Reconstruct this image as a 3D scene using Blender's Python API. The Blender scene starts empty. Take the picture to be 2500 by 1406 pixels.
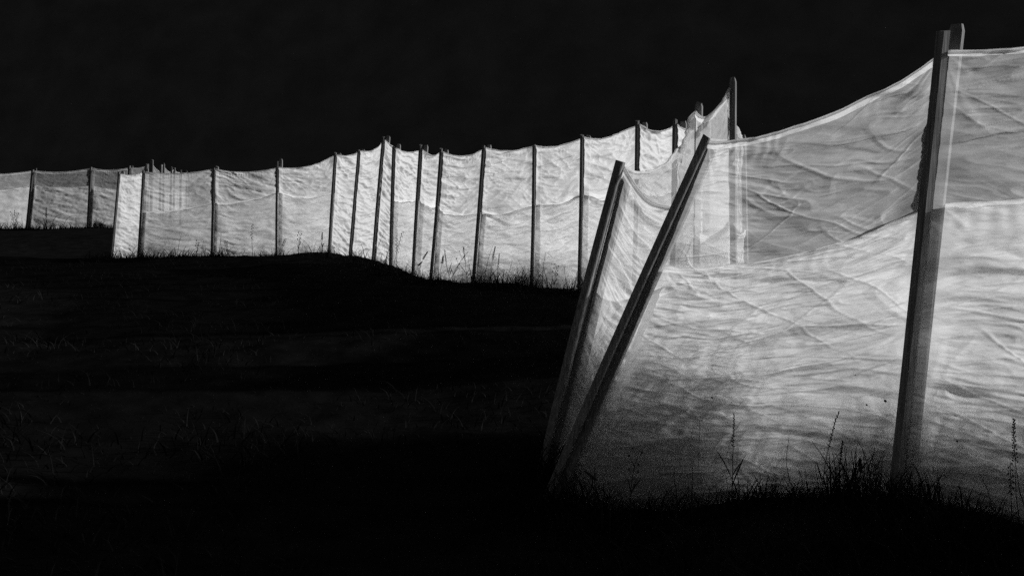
import bpy, math, random
import numpy as np
from mathutils import Vector, Matrix

scene = bpy.context.scene
rnd = random.Random(7)
R = math.radians

# ------------------------------------------------------------ camera
F, CX, CY, HOR = 2500.0, 1250.0, 703.0, 474.0
CAM_Z = 1.42
PITCH = math.atan((CY - HOR) / F)
cam_d = bpy.data.cameras.new('camera')
cam = bpy.data.objects.new('camera', cam_d)
scene.collection.objects.link(cam)
cam.location = (0, 0, CAM_Z)
cam.rotation_euler = (R(90) - PITCH, 0, 0)
cam_d.sensor_width = 36
cam_d.lens = 36
cam_d.clip_start = 0.05
cam_d.clip_end = 3000
scene.camera = cam

# ------------------------------------------------------------ sky, sun, exposure
SUN_AZ, SUN_EL = 80.0, 17.0          # azimuth from +Y towards +X
world = bpy.data.worlds.new('World')
scene.world = world
world.use_nodes = True
wn, wl = world.node_tree.nodes, world.node_tree.links
wn.clear()
sky = wn.new('ShaderNodeTexSky')
sky.sky_type = 'NISHITA'
sky.sun_disc = False
sky.sun_elevation = R(SUN_EL)
sky.sun_rotation = R(SUN_AZ)
bw = wn.new('ShaderNodeRGBToBW')      # the photograph is black and white
bg = wn.new('ShaderNodeBackground')
bg.inputs['Strength'].default_value = 0.032
wo = wn.new('ShaderNodeOutputWorld')
wl.new(sky.outputs['Color'], bw.inputs[0])
wl.new(bw.outputs[0], bg.inputs['Color'])
wl.new(bg.outputs[0], wo.inputs['Surface'])

sun_d = bpy.data.lights.new('sun', 'SUN')
sun_d.energy = 5.0
sun_d.angle = R(2.0)
sun_d.color = (1, 1, 1)
sun = bpy.data.objects.new('sun', sun_d)
scene.collection.objects.link(sun)
sdir = Vector((math.sin(R(SUN_AZ)) * math.cos(R(SUN_EL)), math.cos(R(SUN_AZ)) * math.cos(R(SUN_EL)), math.sin(R(SUN_EL))))
sun.rotation_euler = sdir.to_track_quat('Z', 'Y').to_euler()

scene.view_settings.view_transform = 'Standard'
scene.view_settings.look = 'None'
scene.view_settings.gamma = 1
scene.view_settings.use_curve_mapping = False
scene.view_settings.exposure = 0.0
scene.cycles.transparent_max_bounces = 24
scene.cycles.max_bounces = 8
scene.cycles.use_denoising = False      # a little grain, as in the photograph

# ------------------------------------------------------------ helpers
def at(u, v, d):
    """world point seen at photo pixel (u, v) whose distance along +Y is d"""
    c, s = math.cos(PITCH), math.sin(PITCH)
    xx, zz = (u - CX) / F, (CY - v) / F
    dy, dz = c + zz * s, -s + zz * c
    k = d / dy
    return np.array([xx * k, d, CAM_Z + dz * k])

_rs = np.random.RandomState(11)
_perm = np.concatenate([_rs.permutation(512)] * 2)
_ang = _rs.rand(512) * 2 * np.pi
_gx, _gy = np.cos(_ang), np.sin(_ang)

def pn(x, y, seed=0):
    x = np.asarray(x, float) + seed * 17.31
    y = np.asarray(y, float) + seed * 9.73
    xi, yi = np.floor(x).astype(int), np.floor(y).astype(int)
    xf, yf = x - xi, y - yi
    u, v = xf**3 * (xf * (xf * 6 - 15) + 10), yf**3 * (yf * (yf * 6 - 15) + 10)
    def g(ix, iy, fx, fy):
        h = _perm[_perm[ix % 512] + (iy % 512)] % 512
        return _gx[h] * fx + _gy[h] * fy
    a = g(xi, yi, xf, yf); b = g(xi + 1, yi, xf - 1, yf)
    c = g(xi, yi + 1, xf, yf - 1); d = g(xi + 1, yi + 1, xf - 1, yf - 1)
    return 1.5 * ((a * (1 - u) + b * u) * (1 - v) + (c * (1 - u) + d * u) * v)

def fbm(x, y, seed=0, o=4):
    t = 0; a = 1
    for i in range(o):
        t = t + a * pn(x * 2**i, y * 2**i, seed + i); a *= .5
    return t

def mesh_obj(name, verts, faces, mat, parent=None, smooth=False):
    me = bpy.data.meshes.new(name)
    verts = np.asarray(verts, dtype=np.float32)
    if isinstance(faces, np.ndarray):
        n, k = faces.shape
        me.vertices.add(len(verts)); me.vertices.foreach_set('co', verts.ravel())
        me.loops.add(n * k); me.loops.foreach_set('vertex_index', faces.ravel().astype(np.int32))
        me.polygons.add(n); me.polygons.foreach_set('loop_start', np.arange(0, n * k, k, dtype=np.int32))
        me.polygons.foreach_set('loop_total', np.full(n, k, dtype=np.int32))
        me.update(calc_edges=True)
    else:
        me.from_pydata([tuple(map(float, v)) for v in verts], [], faces)
    me.validate()
    if smooth:
        me.polygons.foreach_set('use_smooth', [True] * len(me.polygons))
    me.materials.append(mat)
    o = bpy.data.objects.new(name, me)
    scene.collection.objects.link(o)
    if parent is not None:
        o.parent = parent
        o.matrix_parent_inverse = Matrix.Identity(4)
        if parent.parent is None: o.location = -Vector(parent.location)
    return o

def empty(name, loc):
    o = bpy.data.objects.new(name, None)
    o.empty_display_size = .2
    scene.collection.objects.link(o)
    o.location = [float(c) for c in loc]
    return o

def tag(o, label=None, cat=None, group=None, kind=None):
    if label: o['label'] = label
    if cat: o['category'] = cat
    if group: o['group'] = group
    if kind: o['kind'] = kind
    return o

def grid_faces(nx, ny):
    i = np.arange(nx - 1)[:, None] * ny + np.arange(ny - 1)[None, :]
    i = i.ravel()
    return np.stack([i, i + ny, i + ny + 1, i + 1], 1)

# ------------------------------------------------------------ materials
def new_mat(name):
    m = bpy.data.materials.new(name); m.use_nodes = True
    m.node_tree.nodes.clear()
    return m, m.node_tree.nodes, m.node_tree.links

def math_n(nd, lk, op, a, b=None):
    n = nd.new('ShaderNodeMath'); n.operation = op
    for i, v in enumerate((a, b)):
        if v is None: continue
        if isinstance(v, (int, float)): n.inputs[i].default_value = v
        else: lk.new(v, n.inputs[i])
    return n.outputs[0]

def cloth_mat(name, open_area, trans_mix, col=.84, weave=420.0, crumple=.4):
    m, nd, lk = new_mat(name)
    out = nd.new('ShaderNodeOutputMaterial')
    tc = nd.new('ShaderNodeTexCoord')
    # fine crumple and weave relief
    n1 = nd.new('ShaderNodeTexNoise'); n1.inputs['Scale'].default_value = 9; n1.inputs['Detail'].default_value = 6
    mp = nd.new('ShaderNodeMapping'); mp.inputs['Scale'].default_value = (1, 1, 2.6)
    lk.new(tc.outputs['Object'], mp.inputs[0]); lk.new(mp.outputs[0], n1.inputs['Vector'])
    n2 = nd.new('ShaderNodeTexNoise'); n2.inputs['Scale'].default_value = weave; n2.inputs['Detail'].default_value = 1
    lk.new(tc.outputs['Object'], n2.inputs['Vector'])
    b1 = nd.new('ShaderNodeBump'); b1.inputs['Strength'].default_value = crumple; b1.inputs['Distance'].default_value = .02
    lk.new(n1.outputs[0], b1.inputs['Height'])
    b2 = nd.new('ShaderNodeBump'); b2.inputs['Strength'].default_value = .25; b2.inputs['Distance'].default_value = .002
    lk.new(n2.outputs[0], b2.inputs['Height']); lk.new(b1.outputs[0], b2.inputs['Normal'])
    # uneven thread density: a few soft stains and slubs
    n3 = nd.new('ShaderNodeTexNoise'); n3.inputs['Scale'].default_value = 2.3; n3.inputs['Detail'].default_value = 5
    lk.new(tc.outputs['Object'], n3.inputs['Vector'])
    mr = nd.new('ShaderNodeMapRange'); mr.inputs[1].default_value = .3; mr.inputs[2].default_value = .7
    mr.inputs[3].default_value = col * .84; mr.inputs[4].default_value = min(.93, col * 1.04)
    lk.new(n3.outputs[0], mr.inputs[0])
    n4 = nd.new('ShaderNodeTexNoise'); n4.inputs['Scale'].default_value = 60; n4.inputs['Detail'].default_value = 4
    mp4 = nd.new('ShaderNodeMapping'); mp4.inputs['Scale'].default_value = (.25, .25, 3)
    lk.new(tc.outputs['Object'], mp4.inputs[0]); lk.new(mp4.outputs[0], n4.inputs['Vector'])
    mr4 = nd.new('ShaderNodeMapRange'); mr4.inputs[1].default_value = .3; mr4.inputs[2].default_value = .7
    mr4.inputs[3].default_value = .93; mr4.inputs[4].default_value = 1.03
    lk.new(n4.outputs[0], mr4.inputs[0])
    colv = math_n(nd, lk, 'MULTIPLY', mr.outputs[0], mr4.outputs[0])
    cc = nd.new('ShaderNodeCombineColor')
    for i in range(3): lk.new(colv, cc.inputs[i])
    df = nd.new('ShaderNodeBsdfDiffuse'); tr = nd.new('ShaderNodeBsdfTranslucent')
    for s in (df, tr):
        lk.new(cc.outputs[0], s.inputs['Color']); lk.new(b2.outputs[0], s.inputs['Normal'])
    mx = nd.new('ShaderNodeMixShader'); mx.inputs[0].default_value = trans_mix
    lk.new(df.outputs[0], mx.inputs[1]); lk.new(tr.outputs[0], mx.inputs[2])
    # gauze: the weave closes up when looked at along the cloth
    ge = nd.new('ShaderNodeNewGeometry')
    vm = nd.new('ShaderNodeVectorMath'); vm.operation = 'DOT_PRODUCT'
    lk.new(ge.outputs['Incoming'], vm.inputs[0]); lk.new(ge.outputs['Normal'], vm.inputs[1])
    ca = math_n(nd, lk, 'MAXIMUM', math_n(nd, lk, 'ABSOLUTE', vm.outputs['Value']), .4)
    op = math_n(nd, lk, 'SUBTRACT', 1.0, math_n(nd, lk, 'POWER', open_area, math_n(nd, lk, 'DIVIDE', 1.0, ca)))
    tp = nd.new('ShaderNodeBsdfTransparent')
    mo = nd.new('ShaderNodeMixShader'); lk.new(op, mo.inputs[0])
    lk.new(tp.outputs[0], mo.inputs[1]); lk.new(mx.outputs[0], mo.inputs[2])
    lk.new(mo.outputs[0], out.inputs['Surface'])
    return m

def simple_mat(name, lo, hi, scale, rough=.9, stretch=(1, 1, 1), bump=.3, dist=.01, detail=6, spec=.2):
    m, nd, lk = new_mat(name)
    out = nd.new('ShaderNodeOutputMaterial')
    tc = nd.new('ShaderNodeTexCoord'); mp = nd.new('ShaderNodeMapping'); mp.inputs['Scale'].default_value = stretch
    n = nd.new('ShaderNodeTexNoise'); n.inputs['Scale'].default_value = scale; n.inputs['Detail'].default_value = detail
    lk.new(tc.outputs['Object'], mp.inputs[0]); lk.new(mp.outputs[0], n.inputs['Vector'])
    mr = nd.new('ShaderNodeMapRange'); mr.inputs[1].default_value = .3; mr.inputs[2].default_value = .7
    mr.inputs[3].default_value = lo; mr.inputs[4].default_value = hi
    lk.new(n.outputs[0], mr.inputs[0])
    cc = nd.new('ShaderNodeCombineColor')
    for i in range(3): lk.new(mr.outputs[0], cc.inputs[i])
    p = nd.new('ShaderNodeBsdfPrincipled'); p.inputs['Roughness'].default_value = rough
    p.inputs['Specular IOR Level'].default_value = spec
    bp = nd.new('ShaderNodeBump'); bp.inputs['Strength'].default_value = bump; bp.inputs['Distance'].default_value = dist
    lk.new(n.outputs[0], bp.inputs['Height'])
    lk.new(cc.outputs[0], p.inputs['Base Color']); lk.new(bp.outputs[0], p.inputs['Normal'])
    lk.new(p.outputs[0], out.inputs['Surface'])
    return m

M_CLOTH = cloth_mat('white_gauze', .72, .66)
M_CLOTH_MID = cloth_mat('white_gauze_close', .50, .68)
M_LOWER = cloth_mat('white_gauze_lower', .30, .72, col=.86)
M_LOWER_NEAR = cloth_mat('white_gauze_lower_near', .24, .74, col=.79)
M_HEM = cloth_mat('white_gauze_hem', .3, .60, col=.88)
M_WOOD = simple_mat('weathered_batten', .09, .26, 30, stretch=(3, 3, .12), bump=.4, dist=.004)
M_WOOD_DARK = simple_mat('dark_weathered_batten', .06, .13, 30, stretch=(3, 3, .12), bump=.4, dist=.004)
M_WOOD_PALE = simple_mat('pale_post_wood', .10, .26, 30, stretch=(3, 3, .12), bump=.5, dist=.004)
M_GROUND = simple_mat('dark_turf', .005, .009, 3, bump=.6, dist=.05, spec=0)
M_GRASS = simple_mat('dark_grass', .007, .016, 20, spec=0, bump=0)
M_WEED = simple_mat('dry_stalk', .02, .05, 60, spec=0, bump=0)
M_HILL = simple_mat('dark_forest_slope', .07, .10, .12, bump=1, dist=1.5, spec=0)

# ------------------------------------------------------------ fence posts (u,v = where they stand in the photo, d = metres away)
# u_base, v_base, u_top, v_top, d_base, d_top, v_cloth, v_lower
FAR = [
    (-84, 560, -72, 420, 39.5, 39.5, 424, 468),
    (65, 560, 80, 414, 38.3, 38.3, 417, 452),
    (214, 558, 222, 408, 38.0, 38.0, 411, 453),
    (310, 556, 316, 405, 37.7, 37.7, 409, 462),
    (355, 556, 359, 401, 37.5, 37.5, 405, 462),
    (369, 556, 372, 391, 42.4, 42.4, 398, 462),
    (390, 553, 393, 402, 43.2, 43.2, 420, 466),
    (398, 553, 400, 401, 44, 44, 402, 466),
    (416, 550, 419, 409, 45, 45, 421, 470),
    (424, 550, 426, 410, 45.5, 45.5, 414, 470),
    (440, 548, 442, 415, 46.5, 46.5, 422, 470),
    (455, 548, 456, 419, 49.0, 49.0, 423, 470),
]
MID = [
    (271, 628, 291, 420, 26.6, 26.6, 425, 0),
    (337, 627, 350, 416, 25.7, 25.7, 420, 517),
    (517, 626, 522, 410, 25.0, 25.0, 413, 493),
    (675, 626, 677, 394, 24.2, 24.2, 409, 468),
    (804, 612, 819, 373, 23.0, 23.0, 378, 469),
    (854, 622, 876, 366, 21.9, 21.9, 368, 478),
    (911, 632, 936, 334, 20.7, 20.7, 341, 486),
    (953, 652, 961, 358, 20.1, 20.1, 361, 486),
    (1008, 672, 1027, 354, 18.6, 18.6, 365, 480),
    (1051, 680, 1077, 363, 17.9, 17.9, 370, 500),
    (1155, 690, 1181, 355, 17.0, 17.0, 360, 516),
    (1297, 697, 1304, 353, 16.0, 16.0, 356, 497),
    (1413, 706, 1421, 330, 15.0, 15.0, 335, 470),
    (1545, 730, 1556, 295, 13.6, 13.6, 304, 462),
    (1638, 745, 1648, 293, 12.4, 12.4, 303, 455),
    (1700, 775, 1704, 300, 11.4, 11.4, 306, 450),
]
NEAR_BACK = [   # runs from the short leaning batten away towards the tall posts
    (1322, 1165, 1515, 394, 5.9, 6.1, 403, 0),
    (1690, 850, 1697, 262, 9.4, 9.4, 272, 560),
    (1788, 905, 1780, 206, 8.4, 8.4, 216, 540),
    (1818, 800, 1808, 330, 11.1, 11.1, 338, 560),
    (1716, 785, 1712, 326, 11.5, 11.5, 334, 0),  # added post; its cloth closes the gap to keep sun off the ground
]
NEAR = [
    (1322, 1165, 1515, 394, 5.9, 6.1, 405, 664),
    (1330, 1230, 1726, 334, 5.55, 5.65, 348, 652),
    (2182, 1228, 2303, 76, 4.5, 4.5, 126, 500),
    (2960, 1480, 3000, 0, 3.7, 3.7, 44, 398),
]
SAG = {
    'FAR': [.07, .09, .08, .05, .03, .05, .02, .05, .02, .03, .03],
    'MID': [.05, .07, .09, .12, .06, .10, .03, .07, .09, .11, .07, .07, .09, .09, .06],
    'NEAR_BACK': [.23, .13, .1, .03],
    'NEAR': [.09, .10, .03],
}

# ------------------------------------------------------------ ground
ctrl = []
for run in (FAR, MID, NEAR_BACK, NEAR):
    for p in run:
        q = at(p[0], p[1], p[4]); ctrl.append(q)
ctrl += [np.array(c) for c in ((-8, 3, -.02), (-3, 3, 0), (0, 1.5, 0), (3, 2, -.03), (-4, 9, -.05), (-10, 15, -.05), (0, 10, -.05), (-3, 15, -.02),
                               (-6, 19, .0), (-20, 28, -.05), (8, 10, -.02), (8, 16, .05), (5, 25, .0), (0, 34, .05), (-20, 55, .1), (20, 60, .1), (30, 20, 0), (-30, 10, 0), (-30, -15, 0), (30, -15, 0), (0, -20, 0))]
ctrl = np.array(ctrl)

def gz(x, y):
    x = np.asarray(x, float); y = np.asarray(y, float)
    num = 0; den = 0
    for c in ctrl:
        s = .25 + .02 * max(c[1], 0)
        w = 1.0 / (((x - c[0])**2 + (y - c[1])**2) / s**2 + 1) ** 1.6
        num = num + w * c[2]; den = den + w
    z = num / den
    z = z + .05 * fbm(x * .35, y * .35, 3, 3) + .018 * fbm(x * 2.2, y * 2.2, 5, 3)
    # the rise of ground before and behind the near cloth
    z = z + .10 * np.exp(-(((x - 1.05) / .35)**2 + ((y - 5.35) / .35)**2))
    z = z + .08 * np.exp(-(((x - 1.9) / .7)**2 + ((y - 3.95) / .3)**2))
    return z

gxs = np.concatenate([np.linspace(-500, -24, 50), np.linspace(-23.5, -6, 80), np.linspace(-5.9, 6, 180), np.linspace(6.2, 25, 60), np.linspace(27, 320, 40)])
gys = np.concatenate([np.linspace(-60, -4, 20), np.linspace(-3, 2.4, 30), np.linspace(2.5, 10, 130), np.linspace(10.1, 30, 140), np.linspace(30.4, 60, 70), np.linspace(62, 420, 40)])
X, Y = np.meshgrid(gxs, gys, indexing='ij')
Z = gz(X, Y)
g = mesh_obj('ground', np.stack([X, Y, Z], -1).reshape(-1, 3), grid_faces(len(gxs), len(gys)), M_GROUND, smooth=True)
tag(g, kind='structure')

# dark wooded slope closing the view
hx = np.linspace(-480, 300, 260)
hy = np.linspace(0, 1, 70)
HX, HT = np.meshgrid(hx, hy, indexing='ij')
prof = HT**1.15
HY = 205 + 50 * HT + 5 * pn(HX * .012, HT * 1.3, 31) - .34 * HX
HZ = -1 + 95 * prof + 4 * pn(HX * .02, HT * 3, 33) * HT + 2.2 * np.abs(pn(HX * .16, HT * 14, 35)) + 1.2 * np.abs(pn(HX * .4, HT * 30, 37))
h = mesh_obj('hillside', np.stack([HX, HY, HZ], -1).reshape(-1, 3), grid_faces(len(hx), len(hy)), M_HILL, smooth=True)
tag(h, kind='structure')

# ------------------------------------------------------------ fence
def unit(v): return v / (np.linalg.norm(v) + 1e-9)
UP = np.array([0, 0, 1.])

def back_normals(pts):
    ns = []
    for i in range(len(pts) - 1):
        d = pts[i + 1] - pts[i]
        ns.append(unit(np.array([-d[1], d[0], 0.])))
    # a run that heads away from the camera keeps its posts on the far side
    out = []
    for i in range(len(pts)):
        a = ns[max(i - 1, 0)]; b = ns[min(i, len(ns) - 1)]
        out.append(unit(a + b))
    return ns, out

def batten(name, p0, p1, nrm, w, t, mat, parent, twist=0., taper=1.0, point=False, chamf=.12):
    """a sawn batten from p0 (in the ground) to p1, slightly bowed and chipped at the top"""
    ax = unit(p1 - p0); L = np.linalg.norm(p1 - p0)
    side = unit(np.cross(ax, nrm)); dep = unit(np.cross(side, ax))
    if twist:
        c, s = math.cos(twist), math.sin(twist)
        side, dep = side * c + dep * s, dep * c - side * s
    segs = 10
    bow = rnd.uniform(-.012, .012); bow2 = rnd.uniform(-.008, .008)
    vs, fs = [], []
    c = chamf * min(w, t)
    prof_ = [(-w/2 + c, -t/2), (w/2 - c, -t/2), (w/2, -t/2 + c), (w/2, t/2 - c), (w/2 - c, t/2), (-w/2 + c, t/2), (-w/2, t/2 - c), (-w/2, -t/2 + c)]
    tl, tm = rnd.uniform(-.008, .008), rnd.uniform(-.012, .012)
    for k in range(segs + 1):
        f = 1 - .03 / L if (k == segs - 1 and point) else k / segs
        off = side * bow * math.sin(math.pi * f) + dep * bow2 * math.sin(math.pi * f)
        sc = taper if k == segs and point else 1
        for (a, b) in prof_:
            e = ax * (tl * a / w * 2 + tm * b / t * 2) if k == segs else 0
            vs.append(p0 + ax * L * f + off + side * a * sc + dep * b * sc + e)
        if k:
            o = (k - 1) * 8
            for j in range(8):
                fs.append((o + j, o + (j + 1) % 8, o + 8 + (j + 1) % 8, o + 8 + j))
    fs.append(tuple(range(7, -1, -1))); fs.append(tuple(range(segs * 8, segs * 8 + 8)))
    return mesh_obj(name, vs, fs, mat, parent)

def wrinkles(a, b, W, H, seed, amp=1.0, dens=1.0, tilt=0., left_r=1.0, right_r=1.0, crisp=1.0):
    """height of the cloth (m) out of its own plane; a along, b up (already following the sag)"""
    r = np.random.RandomState(seed)
    h = np.zeros_like(a)
    wx = .05 * fbm(a * .9, b * 1.2, seed + 1, 2); wy = .05 * fbm(a * .8, b * 1.3, seed + 5, 3)
    A, B = a + wx, b + wy + tilt * (a - W / 2)
    # big slow billow
    h += .026 * pn(A * .8, B * 1.1, seed + 9) + .012 * pn(A * 1.5, B * 2.6, seed + 10)
    # draped folds: long flat side, short steep side, coming and going along the cloth
    def saw(freq, wob, stx, sd, sharp, ampl, thr, flip=1):
        ph = B * freq * flip + wob * pn(A * stx, B * freq * .22, sd) + .22 * wob * pn(A * stx * 2.7, B * freq * .6, sd + 1)
        p = ph - np.floor(ph)
        q = np.where(p < 1 - sharp, p / (1 - sharp), (1 - p) / sharp)
        q = q * .8 + .2 * q * q * (3 - 2 * q)
        m = np.clip((pn(A * stx * 1.15, B * freq * .33, sd + 2) - thr) * 3.2, 0, 1)
        return ampl * m * q
    h += saw(3.4 * dens, 1.2, .50, seed + 20, .24, .019 * amp, -.20)
    h += saw(5.3 * dens, 1.3, .65, seed + 30, .2, .014 * amp, -.15, -1)
    h += saw(8.5 * dens, 1.5, .9, seed + 40, .2, .0095 * amp, -.15)
    h += saw(15. * dens, 1.9, 1.4, seed + 45, .25, .0052 * amp, -.1, -1)
    # crumple creases
    for k, (fx, fy, am) in enumerate(((.6, 5.0, .007), (1.2, 9.5, .0045), (2.8, 19, .0024), (6, 36, .0011))):
        n = pn(A * fx * dens, B * fy * dens, seed + 50 + k)
        h += am * amp * (1 - np.minimum(1, np.abs(n) * 2.6))
    # pressed-in creases: long narrow raised lines bounding flat, differently tilted facets
    sgn = 1 if seed % 2 else -1
    for k, (deg, fx, fy, kk, am, roof) in enumerate(((-15, .42, 3.2, 22, .0062, .036), (6, .55, 4.6, 18, .0062, .028), (-6, .65, 6.2, 15, .0060, .022), (10, .9, 8.0, 12, .0052, .016),
                                                      (-9, 1.1, 9.5, 11, .0046, .013), (20, .9, 4.8, 16, .0040, .012), (-27, 1.1, 6.5, 13, .0036, .010), (2, 1.9, 14, 8, .0034, .0085), (-4, 3.0, 22, 6, .0018, .004))):
        c_, s_ = math.cos(R(deg)), math.sin(R(deg))
        U, V = A * c_ + B * s_, -A * s_ + B * c_
        n = pn(U * fx, V * fy, seed + 140 + k)
        m = np.clip(.5 + 1.7 * pn(A * .9, B * 1.9, seed + 150 + k), .1, 1)
        h += min(amp, 1.9) * m * (am * np.maximum(0, 1 - np.abs(n) * kk * crisp) + roof * (.4 - np.minimum(.4, np.abs(n))))
    # pull lines that fan out of the tied corners
    for cx_, side_, k_ in ((0., 1, left_r), (W, -1, right_r)):
        dx = (a - cx_) * side_ + .02; dy = (H - b) + .02
        rr = np.hypot(dx, dy); th = np.arctan2(dy, dx)
        h += k_ * .006 * np.sin(th * 15 + 4.5 * pn(th * 2.5, rr * 1.5, seed + 80 + side_) + seed) * np.exp(-rr / .28) * np.minimum(1, rr / .12)
    # gathers below the hem
    d = H - b
    h += .0022 * np.sin(a * 75 + 5 * pn(a * 3.3, b, seed + 90)) * np.exp(-((d - .06) / .09)**2) * np.clip(.6 + pn(a * 2.0, b * 0, seed + 91) * 1.6, 0, 1.3)
    # pinned at the battens
    h -= h.mean()
    h = np.where(h > .02, .02 + (h - .02) * .6, h)
    e = np.minimum(1, np.minimum(a, W - a) / min(.17, W * .3))
    h *= e * e * (3 - 2 * e)
    return h

def cloth(name, L0, L1, R0, R1, n, sag, seed, nx, ny, mat, parent, amp=1., dens=1., tilt=0., off=0., skew=1., bot_ext=.12, toproll=0.):
    s = np.linspace(0, 1, nx)[:, None]; t = np.linspace(0, 1, ny)[None, :]
    s = s + 0 * t; t = t + 0 * s
    L0 = L0 - UP * bot_ext; R0 = R0 - UP * bot_ext
    Lp = L0[None, None] + (L1 - L0)[None, None] * t[..., None]
    Rp = R0[None, None] + (R1 - R0)[None, None] * t[..., None]
    P = Lp * (1 - s[..., None]) + Rp * s[..., None]
    sk = s**skew
    sg = sag * 4 * sk * (1 - sk)
    # folds near the top follow the sagging edge, the foot stays level
    P[..., 2] -= sg * t**1.2
    W = .5 * (np.linalg.norm((R1 - L1)) + np.linalg.norm((R0 - L0))); H = .5 * (np.linalg.norm(L1 - L0) + np.linalg.norm(R1 - R0))
    a = s * W
    b = t * H
    fold = b + .9 * sg * (1 - t) - .25 * sg
    h_ = wrinkles(a, b * 1.0 + 0 * fold, W, H, seed, amp, dens, tilt, crisp=.45 if ny < 300 else 1.0)
    h_ = h_ + .5 * sg * t * (1 - t)            # belly between the posts
    nn = unit(n)
    P += nn[None, None] * (h_ + off * np.sin(np.pi * np.clip(s, 0, 1)))[..., None]
    # the edge is not ruler straight
    P[..., 2] += .006 * pn(a * 5, b * 0 + seed, seed + 3) * t**6
    return mesh_obj(name, P.reshape(-1, 3), grid_faces(nx, ny), mat, parent, smooth=True), P

def hem(P, n, parent, seed, width=.035, rad=.008):
    """turned-over top edge: a doubled strip and a rolled cord along the sheet's upper rim"""
    top = P[:, -1, :]; 
    down = P[:, -2, :] - top; down /= np.linalg.norm(down, axis=1)[:, None] + 1e-9
    nx = len(top)
    N = unit(n)
    rows = []
    k = 6
    for j in range(8):          # roll
        an = 2 * math.pi * j / 8
        rows.append(top + N[None] * (math.cos(an) * rad) + UP[None] * (math.sin(an) * rad))
    V = np.stack(rows, 1)
    fs = []
    for i in range(nx - 1):
        for j in range(8):
            fs.append((i*8 + j, i*8 + (j+1) % 8, (i+1)*8 + (j+1) % 8, (i+1)*8 + j))
    base = nx * 8
    a = np.arange(nx) * 1.0
    strip = []
    ny = P.shape[1]
    rowh = np.linalg.norm(P[nx // 2, -1] - P[nx // 2, -2]) + 1e-6
    for j in range(4):
        q = min(ny - 2, int(round(j * width / 3 / rowh)))
        strip.append(P[:, ny - 1 - q, :] - N[None] * (rad * (1 - j / 3) + .004))
    S = np.stack(strip, 1)
    S[:, 1:, :] += (P[:, -1:, :] * 0)
    for i in range(nx - 1):
        for j in range(3):
            fs.append((base + i*4 + j, base + i*4 + j + 1, base + (i+1)*4 + j + 1, base + (i+1)*4 + j))
    V = np.concatenate([V.reshape(-1, 3), S.reshape(-1, 3)])
    return mesh_obj('hem', V, fs, M_HEM, parent, smooth=True)

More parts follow.
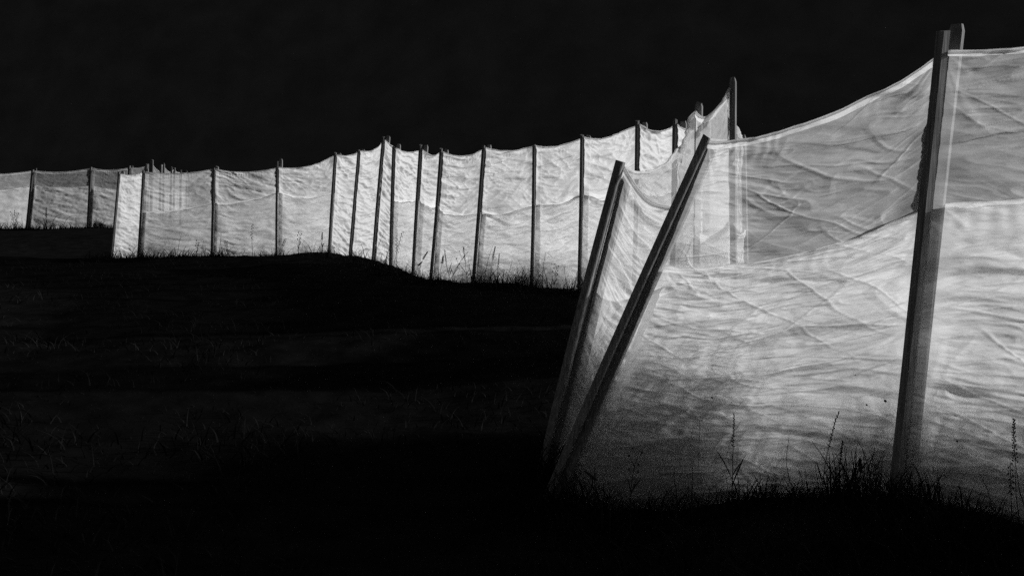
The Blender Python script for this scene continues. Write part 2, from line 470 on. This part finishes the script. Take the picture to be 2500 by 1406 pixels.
sheets = []
def build_run(key, posts, root, res, amps, st_w=.055, ends=(True, True), back_w=.09, lower_skip=(), thin_hem=1.0, hide_front=(), gaps=(), dens=1., twists={}):
    base = [at(p[0], p[1], p[4]) for p in posts]
    top = [at(p[2], p[3], p[5]) for p in posts]
    ctop = [at(p[2] + (p[6] - p[3]) / (p[1] - p[3]) * (p[0] - p[2]), p[6], p[5] + (p[6] - p[3]) / (p[1] - p[3]) * (p[4] - p[5])) for p in posts]
    mid = [(a + b) / 2 for a, b in zip(base, top)]
    ns, pn_ = back_normals(mid)
    if key == 'NEAR_BACK':
        pn_[0] = unit(np.array([.3, .95, 0])); pn_[1] = unit(np.array([.3, .95, 0])); pn_[2] = unit(np.array([.3, .95, 0])); ns[0] = unit(np.array([.95, -.3, 0])); pn_[3] = pn_[2]; pn_[4] = pn_[2]
    bpos = []; made = []
    for i, p in enumerate(posts):
        n = pn_[i]
        lean = unit(top[i] - base[i])
        if i not in hide_front:
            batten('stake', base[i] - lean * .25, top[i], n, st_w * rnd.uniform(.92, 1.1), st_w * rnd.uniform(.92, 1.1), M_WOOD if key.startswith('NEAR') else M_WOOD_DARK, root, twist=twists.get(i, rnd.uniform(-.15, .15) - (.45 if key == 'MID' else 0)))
        # pale plank on the far side of the cloth
        dt = rnd.uniform(-.03, .05)
        extra = {('NEAR', 2): .035, ('NEAR', 1): -.05, ('NEAR', 0): -.09, ('NEAR_BACK', 0): -.03, ('NEAR_BACK', 1): .04, ('NEAR_BACK', 2): .05}.get((key, i), dt)
        bo = n * (st_w * .5 + .012 + .022) + np.array([back_w * {('NEAR', 0): .25, ('NEAR', 1): .2, ('NEAR', 2): .55}.get((key, i), .52), 0, 0])
        va = math.atan2(base[i][0], base[i][1]) + R(32); bn = np.array([math.sin(va), math.cos(va), 0])
        if key == 'NEAR_BACK' and i == 0: bpos.append(bo); continue
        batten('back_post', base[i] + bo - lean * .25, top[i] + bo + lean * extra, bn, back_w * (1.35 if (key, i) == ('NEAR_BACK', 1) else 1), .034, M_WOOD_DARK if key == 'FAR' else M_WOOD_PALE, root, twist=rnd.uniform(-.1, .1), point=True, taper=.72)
        bpos.append(bo)
    for i in range(len(posts) - 1):
        if i in gaps: continue
        n = ns[i]
        W = np.linalg.norm(mid[i + 1] - mid[i])
        nx, ny = res[i] if isinstance(res, list) else res
        oL = pn_[i] * (st_w * .5 + .008); oR = pn_[i + 1] * (st_w * .5 + .008)
        cr = ctop[i + 1]
        if key == 'NEAR' and i == 0:        # the corner has slipped down the leaning stake
            cr = base[1] + (top[1] - base[1]) * .815
        L0, L1, R0, R1 = base[i] + oL, ctop[i] + oL, base[i + 1] + oR, cr + oR
        # the sheet runs behind the stake a little
        sd = 100 + 37 * i + len(key) * 11
        sag = SAG[key][i]
        am = amps[i] if isinstance(amps, list) else amps
        c, P = cloth('cloth_panel', L0, L1, R0, R1, n, sag, sd, nx, ny, M_CLOTH_MID if key == 'MID' else M_CLOTH, root, amp=am, dens=dens, tilt=rnd.uniform(-.15, .15))
        made.append(P)
        hem(P, n, c, sd, width=.04 * thin_hem, rad=.008 * thin_hem)
        if posts[i][7] and posts[i + 1][7] and i not in lower_skip:
            zb = [at(posts[k][2] + (posts[k][7] - posts[k][3]) / (posts[k][1] - posts[k][3]) * (posts[k][0] - posts[k][2]), posts[k][7], posts[k][5]) for k in (i, i + 1)]
            nb = n if key != 'NEAR_BACK' else unit(pn_[i] + pn_[i + 1])
            o2L = pn_[i] * (st_w * .5 + .092); o2R = pn_[i + 1] * (st_w * .5 + .092)
            if key == 'NEAR' and i == 0: zb[1] = at(1590, 700, 5.6)
            l0, l1, r0, r1 = base[i] + o2L, zb[0] + o2L, base[i + 1] + o2R, zb[1] + o2R
            c2, P2 = cloth('lower_cloth', l0, l1, r0, r1, n, sag * .9, sd + 500, max(12, int(nx * .7)), max(16, int(ny * .6)), M_LOWER_NEAR if key == 'NEAR' else M_LOWER, root, amp=am * (1.7 if key != 'NEAR' else 1.2), dens=dens, tilt=rnd.uniform(-.12, .12), off=.03)
            hem(P2, n, c2, sd + 7, width=.035, rad=.002)
    if key == 'NEAR': sheets.extend(made)
    return base, top, ns, mid

far = empty('cloth_fence', at(65, 560, 38.3))
tag(far, 'far grey cloth fence at the left edge, ending in crowded small post tops', 'fence')
build_run('FAR', FAR, far, [(90, 70)] * 3 + [(40, 60)] * 8, 1.0, st_w=.075, back_w=.10, thin_hem=1.4, gaps=(4,))
mid_f = empty('cloth_fence', at(955, 652, 20.1))
tag(mid_f, 'bright white cloth fence on many dark stakes winding across the middle', 'fence')
MB, MT, MN, MM = build_run('MID', MID, mid_f, [(70, 120), (130, 120), (130, 130), (130, 140), (80, 150), (80, 160), (70, 170), (90, 170), (90, 170), (130, 180), (150, 190), (150, 200), (150, 200), (120, 200), (80, 160)],
          [1.7, 1.4, 1.7, 1.8, 1.9, 1.9, 1.9, 2.0, 2.1, 2.4, 2.4, 2.3, 2.2, 1.9, 1.6], st_w=.047, back_w=.085, lower_skip=(0, 4, 5, 6), thin_hem=1.1)
near = empty('cloth_fence', at(1322, 1250, 5.55))
tag(near, 'large near cloth fence at the right with one strongly leaning stake', 'fence')
build_run('NEAR_BACK', NEAR_BACK, near, [(260, 220), (90, 180), (60, 120), (30, 80)], [1.3, 1., 1., 1.], st_w=.045, back_w=.052, hide_front=(0, 1, 2, 3, 4), thin_hem=1.3)
build_run('NEAR', NEAR, near, [(160, 420), (600, 680), (480, 560)], [1.2, 1.8, 1.8], st_w=.046, back_w=.062, twists={0: -.55, 1: -.6, 2: .42})

# ------------------------------------------------------------ grass
NEAR_G = NEAR[1:] + [(3950, 1960, 3990, 0, 2.95, 2.95, 0, 0)]  # unseen end point added so the shading grass runs on past the fence
def blades(name, xs, ys, hs, ws, lean, mat, seed=0, kind='stuff', parent=None, zs=None):
    r = np.random.RandomState(seed)
    n = len(xs)
    z0 = gz(xs, ys) if zs is None else zs
    az = r.rand(n) * 2 * np.pi; faz = r.rand(n) * np.pi
    ln = lean * (.3 + r.rand(n)) * hs
    seg = 5
    V = np.zeros((n, seg, 2, 3))
    for k in range(seg):
        f = k / (seg - 1)
        cx = xs + np.cos(az) * ln * f**2; cy = ys + np.sin(az) * ln * f**2
        cz = z0 - .03 + hs * (f - .35 * np.minimum(1.3, lean * .8) * f**2.6 * r.uniform(.5, 1.3, n))
        w = ws * (1 - f**1.6) * .5 + .0006
        for j, sg in enumerate((-1, 1)):
            V[:, k, j, 0] = cx + np.cos(faz) * w * sg
            V[:, k, j, 1] = cy + np.sin(faz) * w * sg
            V[:, k, j, 2] = cz
    b = np.arange(n)[:, None] * seg * 2 + np.arange(seg - 1)[None] * 2
    b = b.ravel()
    Fc = np.stack([b, b + 1, b + 3, b + 2], 1)
    o = mesh_obj(name, V.reshape(-1, 3), Fc, mat, parent)
    if kind: o['kind'] = kind
    return o

def along(run, per_m, off_lo, off_hi, seed, clump=1.5):
    r = np.random.RandomState(seed)
    xs, ys, dd = [], [], []
    for i in range(len(run) - 1):
        a = at(run[i][0], run[i][1], run[i][4]); b = at(run[i+1][0], run[i+1][1], run[i+1][4])
        L = np.linalg.norm(b - a); n = int(L * per_m)
        d = (b - a) / L; nb = unit(np.array([-d[1], d[0], 0]))
        s = r.rand(n); 
        keep = (.55 + pn(s * L * clump + i * 7.3, s * 0, seed)) > r.rand(n)
        s = s[keep]; o = r.uniform(off_lo, off_hi, len(s))
        xs.append(a[0] + d[0] * L * s + nb[0] * o); ys.append(a[1] + d[1] * L * s + nb[1] * o)
    return np.concatenate(xs), np.concatenate(ys)

def grass_line(name, run, per_m, lo, hi, hmin, hmax, w, lean, seed, p=2.2, mat=None, label=None, flat=False):
    r = np.random.RandomState(seed + 1)
    xs, ys = along(run, per_m, lo, hi, seed)
    cl = np.clip(.75 + .8 * pn(xs * 1.7, ys * 1.7, seed), .25, 1.5)
    hs = (hmin + (hmax - hmin) * r.rand(len(xs))**p) * cl
    if flat: hs = hmin + (hmax - hmin) * r.rand(len(xs))
    o = blades(name, xs, ys, hs, w * r.uniform(.6, 1.4, len(xs)), lean, mat or M_GRASS, seed)
    tag(o, label, 'grass')
    return o

grass_line('grass', FAR[:6], 330, -.9, -.1, .12, .62, .022, .9, 41, label='rough grass along the foot of the far left cloth fence')
grass_line('grass', MID[:4], 420, -.8, -.08, .08, .50, .013, 1.2, 42, p=1.8, label='arching dark grass at the foot of the middle fence, left half')
grass_line('grass', MID[3:], 420, -.7, -.06, .08, .50, .011, .7, 43, p=2.4, label='dark grass at the foot of the brightest middle panels')
grass_line('grass', MID, 420, .25, 2.4, .15, .85, .012, .5, 44, p=1.3, label='tall grass standing behind the middle cloth fence')
grass_line('grass', NEAR, 2000, -.7, -.05, .04, .20, .006, .6, 45, p=2.4, label='short grass in front of the large near cloth')
grass_line('grass', NEAR[1:], 700, .2, 1.0, .08, .5, .005, .5, 48, p=1.8, label='sparse grass close behind the large near cloth')
grass_line('grass', NEAR_G, 4600, .9, 2.0, .45, 1.22, .007, .3, 46, flat=True, label='dense tall grass added behind the large near cloth to shade its foot')  # added strip, its height set by the shade it casts on the cloth
grass_line('grass', NEAR_BACK[:2], 500, -.7, -.1, .08, .4, .008, .7, 47, label='dark grass beside the short leaning stake')

r = np.random.RandomState(5)
n = 34000
yy = 2.6 + 20 * r.rand(n)**1.6; xx = (r.rand(n) * 1.25 - .62) * (yy * 1.05 + 1)
cl = np.clip(.8 + pn(xx * .8, yy * .8, 61), .2, 1.8)
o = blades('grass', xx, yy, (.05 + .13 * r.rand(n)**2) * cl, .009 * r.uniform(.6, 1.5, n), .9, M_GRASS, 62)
tag(o, 'unlit rough meadow grass over the foreground', 'grass')

grass_line('grass', MID[10:14], 1500, .8, 1.8, .25, .95, .011, .3, 49, flat=True, label='dense tall grass added behind the tall middle panels on the right to shade their foot')  # extra grass put in so these panels darken towards the foot
grass_line('grass', MID[10:14], 500, -.7, -.1, .08, .42, .009, .5, 50, label='thick grass in front of the tall middle panels on the right')

# grass crowding the feet of the near stakes
fx_, fy_, fh_ = [], [], []
rr_ = np.random.RandomState(91)
for (u_, v_, d_, n_, sx_, hh_) in ((1322, 1165, 5.85, 420, .16, .34), (1330, 1230, 5.4, 620, .20, .30), (2182, 1228, 4.36, 420, .12, .24), (1560, 1225, 5.1, 500, .35, .16), (1850, 1215, 4.8, 500, .35, .16), (2420, 1270, 3.95, 500, .3, .15)):
    q_ = at(u_, v_, d_)
    fx_.append(q_[0] + rr_.normal(0, sx_, n_)); fy_.append(q_[1] - .05 + rr_.normal(0, .07, n_)); fh_.append(.05 + hh_ * rr_.rand(n_)**1.5)
fx_, fy_, fh_ = map(np.concatenate, (fx_, fy_, fh_))
o = blades('grass', fx_, fy_, fh_, .006 * rr_.uniform(.6, 1.5, len(fx_)), .6, M_GRASS, 92)
tag(o, 'dark grass crowding the feet of the near stakes', 'grass')

# a thick clump of blades left of the tall stake
cx_, cy_, _ = at(2085, 1200, 4.6)
rr_ = np.random.RandomState(77); n = 90
o = blades('grass_clump', cx_ + rr_.normal(0, .07, n), cy_ + rr_.normal(0, .03, n), .10 + .26 * rr_.rand(n), .008 * rr_.uniform(.6, 1.5, n), .35, M_GRASS, 78)
tag(o, 'dense clump of blades before the near cloth just left of the tall stake', 'grass')

# ------------------------------------------------------------ weeds that can be told apart
def tube(pts, rad, vs, fs, sides=5):
    pts = [np.asarray(p, float) for p in pts]
    o = len(vs)
    for k, p in enumerate(pts):
        t = unit(pts[min(k + 1, len(pts) - 1)] - pts[max(k - 1, 0)])
        a = unit(np.cross(t, [.31, .95, .1])); b = np.cross(t, a)
        rr = rad * (1 - .55 * k / (len(pts) - 1))
        for j in range(sides):
            an = 2 * math.pi * j / sides
            vs.append(p + a * math.cos(an) * rr + b * math.sin(an) * rr)
        if k:
            q = o + (k - 1) * sides
            for j in range(sides):
                fs.append((q + j, q + (j + 1) % sides, q + sides + (j + 1) % sides, q + sides + j))

def seed_blob(c, d, ln, rd, vs, fs):
    o = len(vs); d = unit(np.asarray(d, float)); a = unit(np.cross(d, [.3, .9, .2])); b = np.cross(d, a)
    vs.append(c - d * ln / 2)
    for j in range(4):
        an = math.pi / 2 * j; vs.append(c + a * math.cos(an) * rd + b * math.sin(an) * rd)
    vs.append(c + d * ln / 2)
    for j in range(4):
        fs.append((o, o + 1 + (j + 1) % 4, o + 1 + j)); fs.append((o + 5, o + 1 + j, o + 1 + (j + 1) % 4))

def leaf(p, d, ln, w, vs, fs):
    o = len(vs); d = unit(np.asarray(d, float)); s = unit(np.cross(d, [rnd.uniform(-1, 1), 1, .2]))
    for k in range(5):
        f = k / 4
        c = p + d * ln * f - UP * ln * .22 * f * f
        ww = w * math.sin(math.pi * (.12 + .88 * f)) * .5 + .0004
        vs.append(c - s * ww); vs.append(c + s * ww)
        if k:
            q = o + (k - 1) * 2; fs.append((q, q + 1, q + 3, q + 2))

def weed(ub, vb, ut, vt, d, kind, label, group, bend=0., tip=None):
    b = at(ub, vb, d); t = at(ut, vt, d + rnd.uniform(-.05, .05))
    g0 = float(gz(b[0], b[1])); 
    root = empty('weed_stalk', b)
    tag(root, label, 'weed', group)
    low = b.copy(); low[2] = min(b[2], g0) - .05
    ctl = [low, b]
    L = np.linalg.norm(t - b)
    n = 9
    lat = unit(np.cross(t - b, [0, 1, 0]))
    for k in range(1, n):
        f = k / (n - 1)
        w1 = lat * (bend * L * math.sin(math.pi * f) + rnd.uniform(-.006, .006) * L)
        ctl.append(b + (t - b) * f + w1)
    if tip is not None:
        e = at(tip[0], tip[1], d); c = ctl[-1]
        for k in (1, 2, 3, 4): ctl.append(c + (e - c) * k / 4 + UP * .03 * L * math.sin(math.pi * k / 4 * .8))
    px = d / 1024.0 * 1.0    # about one scored pixel at this distance is d/1024 m
    rad = .0024 if d < 6 else max(.0015, d * .00026)
    vs, fs = [], []
    tube(ctl, rad, vs, fs)
    mesh_obj('stem', vs, fs, M_WEED, root)
    C = [np.asarray(c) for c in ctl[1:]]
    def pt(f):
        x = f * (len(C) - 1); i = min(int(x), len(C) - 2); return C[i] + (C[i + 1] - C[i]) * (x - i)
    vs, fs = [], []
    if kind in ('spike', 'plume'):
        f0 = .55 if kind == 'spike' else .62
        m = 26 if kind == 'spike' else 44
        for k in range(m):
            f = f0 + (1 - f0) * k / m
            q = pt(f); an = k * 2.4; sp = (.9 - .6 * (f - f0) / (1 - f0))
            rr = rad * (2.4 if kind == 'spike' else 4.2) * sp
            off = np.array([math.cos(an), math.sin(an), .5]) * rr
            seed_blob(q + off, off + UP * rad, rad * 4.6, rad * 1.5, vs, fs)
        mesh_obj('seed_head', vs, fs, M_WEED, root)
    elif kind == 'beads':
        for k in range(11):
            f = .45 + .55 * k / 10
            q = pt(f); sd = 1 if k % 2 else -1
            seed_blob(q + lat * sd * rad * rnd.uniform(2, 4) - UP * rad * 3, lat * sd * rnd.uniform(.2, .8) - UP, rad * rnd.uniform(5, 8), rad * 1.6, vs, fs)
        mesh_obj('seed_head', vs, fs, M_WEED, root)
    elif kind == 'branch':
        for k in range(6):
            f = .35 + .1 * k; q = pt(f); sd = 1 if k % 2 else -1
            e = q + (lat * sd * .12 + UP * .2) * L * rnd.uniform(.6, 1.1)
            tube([q, (q + e) / 2 + lat * sd * .01 * L, e], rad * .6, vs, fs, 4)
            seed_blob(e, UP, rad * 7, rad * 2.4, vs, fs)
        mesh_obj('seed_head', vs, fs, M_WEED, root)
    if kind in ('leafy', 'branch', 'spike') and L > .15:
        for k in range(3):
            vs, fs = [], []
            sd = 1 if k % 2 else -1
            leaf(pt(.02 + .07 * k * rnd.uniform(.6, 1.4)), lat * sd * rnd.uniform(.15, .6) + UP, L * rnd.uniform(.25, .6), max(.004, rad * 2.6), vs, fs)
            mesh_obj('leaf', vs, fs, M_WEED, root)
    return root

GN = 'weeds standing before the near cloth'
NW = [
    (1470, 1222, 1428, 1150, 5.0, 'plume', 'thick seed head leaning left beside the foot of the strongly leaning stake', -.12, None),
    (1540, 1215, 1562, 1098, 4.95, 'branch', 'thin branched weed just right of the leaning seed head at the near cloth', .05, None),
    (1490, 1222, 1532, 1196, 4.9, 'leafy', 'low stem lying to the right between the two leftmost weeds at the near cloth', .1, None),
    (1652, 1200, 1648, 1142, 4.85, 'leafy', 'short leafy sprig left of the tall straight spike at the near cloth', .05, None),
    (1690, 1185, 1692, 1122, 4.85, 'bare', 'tiny bare upright stub left of the tall straight spike', 0, None),
    (1787, 1190, 1792, 1008, 4.75, 'spike', 'tall straight spike standing alone before the middle of the large near panel', .0, None),
    (1805, 1190, 1799, 1148, 4.75, 'bare', 'short bare stem at the foot of the tall straight spike', .0, None),
    (1938, 1200, 1926, 1068, 4.65, 'bare', 'slim bare stem between the tall straight spike and the tall clump', .08, None),
    (1935, 1198, 1912, 1165, 4.65, 'leafy', 'short blade leaning left at the foot of the slim bare stem', .0, None),
    (2000, 1200, 1990, 1135, 4.6, 'leafy', 'short leafy stem at the left edge of the tall clump by the tall stake', 0., None),
    (2008, 1200, 2049, 1002, 4.6, 'spike', 'tallest stem of the clump left of the tall stake, leaning right', .04, None),
    (2028, 1200, 2058, 1075, 4.6, 'spike', 'second tall stem of the clump, right of its tallest stem', -.03, None),
    (2060, 1205, 2068, 1090, 4.55, 'leafy', 'leafy stem in the middle of the clump left of the tall stake', .03, None),
    (2085, 1205, 2078, 1100, 4.55, 'leafy', 'upright stem with leaves right of the middle of the clump', -.04, None),
    (2110, 1205, 2100, 1120, 4.5, 'plume', 'short thick plume low in the right half of the clump', .04, None),
    (2125, 1205, 2136, 1092, 4.5, 'leafy', 'leaning leafy stem near the tall stake, at the right side of the clump', .03, None),
    (2150, 1210, 2146, 1140, 4.5, 'bare', 'short bare stem closest to the foot of the tall stake', .0, None),
    (2288, 1235, 2298, 1186, 4.1, 'leafy', 'small sprig alone to the right of the tall stake', .03, None),
    (2425, 1262, 2389, 1150, 4.0, 'bare', 'bare stem leaning left in the right corner clump', -.05, None),
    (2432, 1262, 2386, 1205, 4.0, 'bare', 'low arching stem bent left in the right corner clump', -.2, None),
    (2470, 1262, 2467, 1128, 3.95, 'beads', 'upright beaded spike in the right corner clump', .0, None),
    (2432, 1262, 2462, 1200, 3.95, 'leafy', 'leafy stem leaning right at the foot of the beaded spike', .04, None),
    (2488, 1262, 2479, 1148, 3.95, 'bare', 'bare upright stem right of the beaded spike', .02, None),
    (2520, 1300, 2475, 1022, 3.9, 'plume', 'long drooping plume at the right edge of the picture', .05, None),
]
for ub, vb, ut, vt, d, k, lb, bd, tp in NW:
    weed(ub, vb, ut, vt, d, k, lb, GN, bd, tp)
for ub, vb, ut, vt, d, k, lb, bd, tp in [
    (1765, 1190, 1760, 1092, 5.75, 'bare', 'bent stem showing through the near cloth, its top turned right behind the tall spike', 0, (1826, 1094)),
    (1838, 1190, 1845, 1085, 5.7, 'plume', 'blurred plume showing through the near cloth right of the tall spike', 0, None),
    (1612, 1210, 1606, 1150, 5.8, 'plume', 'short blurred seed head showing through the near cloth left of the tall spike', 0, None),
    (2170, 1190, 2165, 1020, 5.2, 'branch', 'blurred branched weed showing through the near cloth close to the tall stake', 0, None)]:
    weed(ub, vb, ut, vt, d, k, lb, 'weeds behind the near cloth', bd, tp)

GM = 'weeds before the middle fence'
GF = 'weeds before the far left fence'
MW = [
    (434, 616, 444, 571, 24.6, 'bare', 'thin leaning stem before the wide panel with the slanted shadow', .03, None, GM),
    (480, 620, 484, 590, 24.5, 'branch', 'branched weed just left of the third stake of the middle fence', .0, None, GM),
    (500, 620, 497, 588, 24.5, 'leafy', 'leafy weed touching the third stake of the middle fence on its left', .1, None, GM),
    (536, 616, 540, 568, 24.3, 'bare', 'hooked stem right of the third stake of the middle fence', .0, (550, 571), GM),
    (556, 618, 552, 588, 24.3, 'branch', 'low branched weed right of the hooked stem', .05, None, GM),
    (616, 612, 616, 547, 24.0, 'beads', 'tall lone stem in the middle of the panel left of the taller thin stake', .02, None, GM),
    (688, 612, 697, 582, 23.4, 'beads', 'short beaded stem just right of the stake that sticks out above the hem', .04, None, GM),
    (728, 610, 733, 568, 23.2, 'branch', 'faint branched weed before the panel left of the spliced stake', .0, None, GM),
    (787, 608, 787, 567, 22.4, 'spike', 'upright spike left of the spliced stake', .02, None, GM),
    (890, 625, 887, 608, 20.9, 'leafy', 'tiny sprig between the two stakes left of the peak', .05, None, GM),
    (914, 632, 937, 570, 20.0, 'bare', 'long thin stem leaning right across the foot of the peaked stake', .03, None, GM),
    (943, 640, 954, 612, 19.4, 'bare', 'short bare stem left of the stake right of the peak', .03, None, GM),
    (960, 650, 967, 574, 19.0, 'beads', 'left one of two beaded stems beside the stake right of the peak', -.06, None, GM),
    (968, 655, 983, 565, 18.9, 'beads', 'right one of two beaded stems beside the stake right of the peak', .05, None, GM),
    (1022, 668, 1044, 615, 17.7, 'plume', 'plume leaning right between the narrow panel stakes', .06, None, GM),
    (1012, 668, 1030, 640, 17.7, 'plume', 'low plume leaning right at the foot of the narrow panel', .06, None, GM),
    (1070, 676, 1082, 625, 16.9, 'plume', 'plume right of the second stake of the narrow panel', -.04, None, GM),
    (1097, 676, 1086, 610, 16.7, 'spike', 'spike leaning left in the panel right of the narrow one', .03, None, GM),
    (1104, 676, 1146, 612, 16.6, 'branch', 'branched weed leaning far right below the long dark fold', .05, None, GM),
    (1140, 680, 1131, 602, 16.4, 'spike', 'tall spike just left of the stake at the long dark folds', .0, None, GM),
    (1150, 680, 1143, 628, 16.4, 'bare', 'bare stem touching the stake at the long dark folds', .0, None, GM),
    (1183, 690, 1203, 600, 15.9, 'bare', 'tall bare stem right of the stake at the long dark folds', .04, None, GM),
    (1197, 688, 1209, 602, 15.8, 'plume', 'tall stem with a seed head beside the tall bare stem', .02, None, GM),
    (1212, 690, 1219, 619, 15.8, 'spike', 'straight spike right of the two tall stems', .0, None, GM),
    (1236, 690, 1251, 636, 15.7, 'bare', 'leaning stem in the middle of its panel, left of the squared stake', .0, None, GM),
    (1270, 690, 1262, 645, 15.4, 'leafy', 'leafy stem close left of the squared stake', .04, None, GM),
    (1324, 695, 1332, 616, 15.0, 'bare', 'bent stem with a hooked top right of the squared stake', .02, (1348, 630), GM),
    (1352, 698, 1360, 645, 14.8, 'branch', 'branched weed in the last full middle panel', .0, None, GM),
    (1385, 700, 1378, 650, 14.5, 'bare', 'bare stem in the last full middle panel left of its right stake', .03, None, GM),
    (1432, 705, 1440, 640, 13.9, 'plume', 'plume between the last full middle stake and the short leaning stake', .0, None, GM),
    (36, 560, 29, 518, 37.6, 'branch', 'left one of two forked weeds at the far left edge', .0, None, GF),
    (37, 560, 42, 518, 37.6, 'branch', 'right one of two forked weeds at the far left edge', .0, None, GF),
    (56, 560, 53, 532, 37.6, 'bare', 'short stem left of the leftmost far stake', .0, None, GF),
    (112, 558, 103, 523, 37.5, 'bare', 'bare stem leaning left in the far left panel', .0, None, GF),
    (112, 558, 113, 507, 37.5, 'spike', 'tallest spike in the far left panel', .0, None, GF),
    (126, 558, 157, 521, 37.4, 'bare', 'arching stem right of the tallest far spike', .2, None, GF),
    (154, 556, 197, 527, 37.4, 'bare', 'long low arching stem left of the second far stake', .25, None, GF),
    (186, 556, 185, 530, 37.4, 'bare', 'small upright stem left of the second far stake', .0, None, GF),
]
for ub, vb, ut, vt, d, k, lb, bd, tp, gp in MW:
    weed(ub, vb, ut, vt, d, k, lb, gp, bd, tp)

# dark specks clinging to the near cloth
for (u, v, rr, lb) in ((1738, 970, .006, 'small dark speck on the lower left of the large near panel'),
                       (2088, 915, .003, 'tiny faint speck, highest of those on the near cloth by the tall stake'),
                       (2115, 987, .0045, 'small dark speck left of the largest one, near the tall stake'),
                       (2160, 978, .0065, 'largest dark speck on the near cloth just left of the tall stake'),
                       (2335, 1077, .005, 'small dark speck on the near cloth to the right of the tall stake')):
    best = None
    for P in sheets:
        Q = P.reshape(-1, 3)
        c, s_ = math.cos(PITCH), math.sin(PITCH)
        dz = Q[:, 2] - CAM_Z
        yy_ = Q[:, 1] * c - dz * s_; zz_ = Q[:, 1] * s_ + dz * c
        e = np.hypot(CX + F * Q[:, 0] / yy_ - u, CY - F * zz_ / yy_ - v)
        k = int(e.argmin())
        if best is None or e[k] < best[0]: best = (e[k], Q[k])
    p = best[1] + np.array([0, -.004, 0])
    vs, fs = [], []
    seed_blob(p, [rnd.uniform(-1, 1), 0, 1], rr * 2.4, rr, vs, fs)
    seed_blob(p + [rr * .7, 0, -rr * .5], [1, .2, .4], rr * 1.8, rr * .6, vs, fs)
    o = mesh_obj('speck', vs, fs, M_WEED)
    tag(o, lb, 'speck', 'specks on the near cloth')
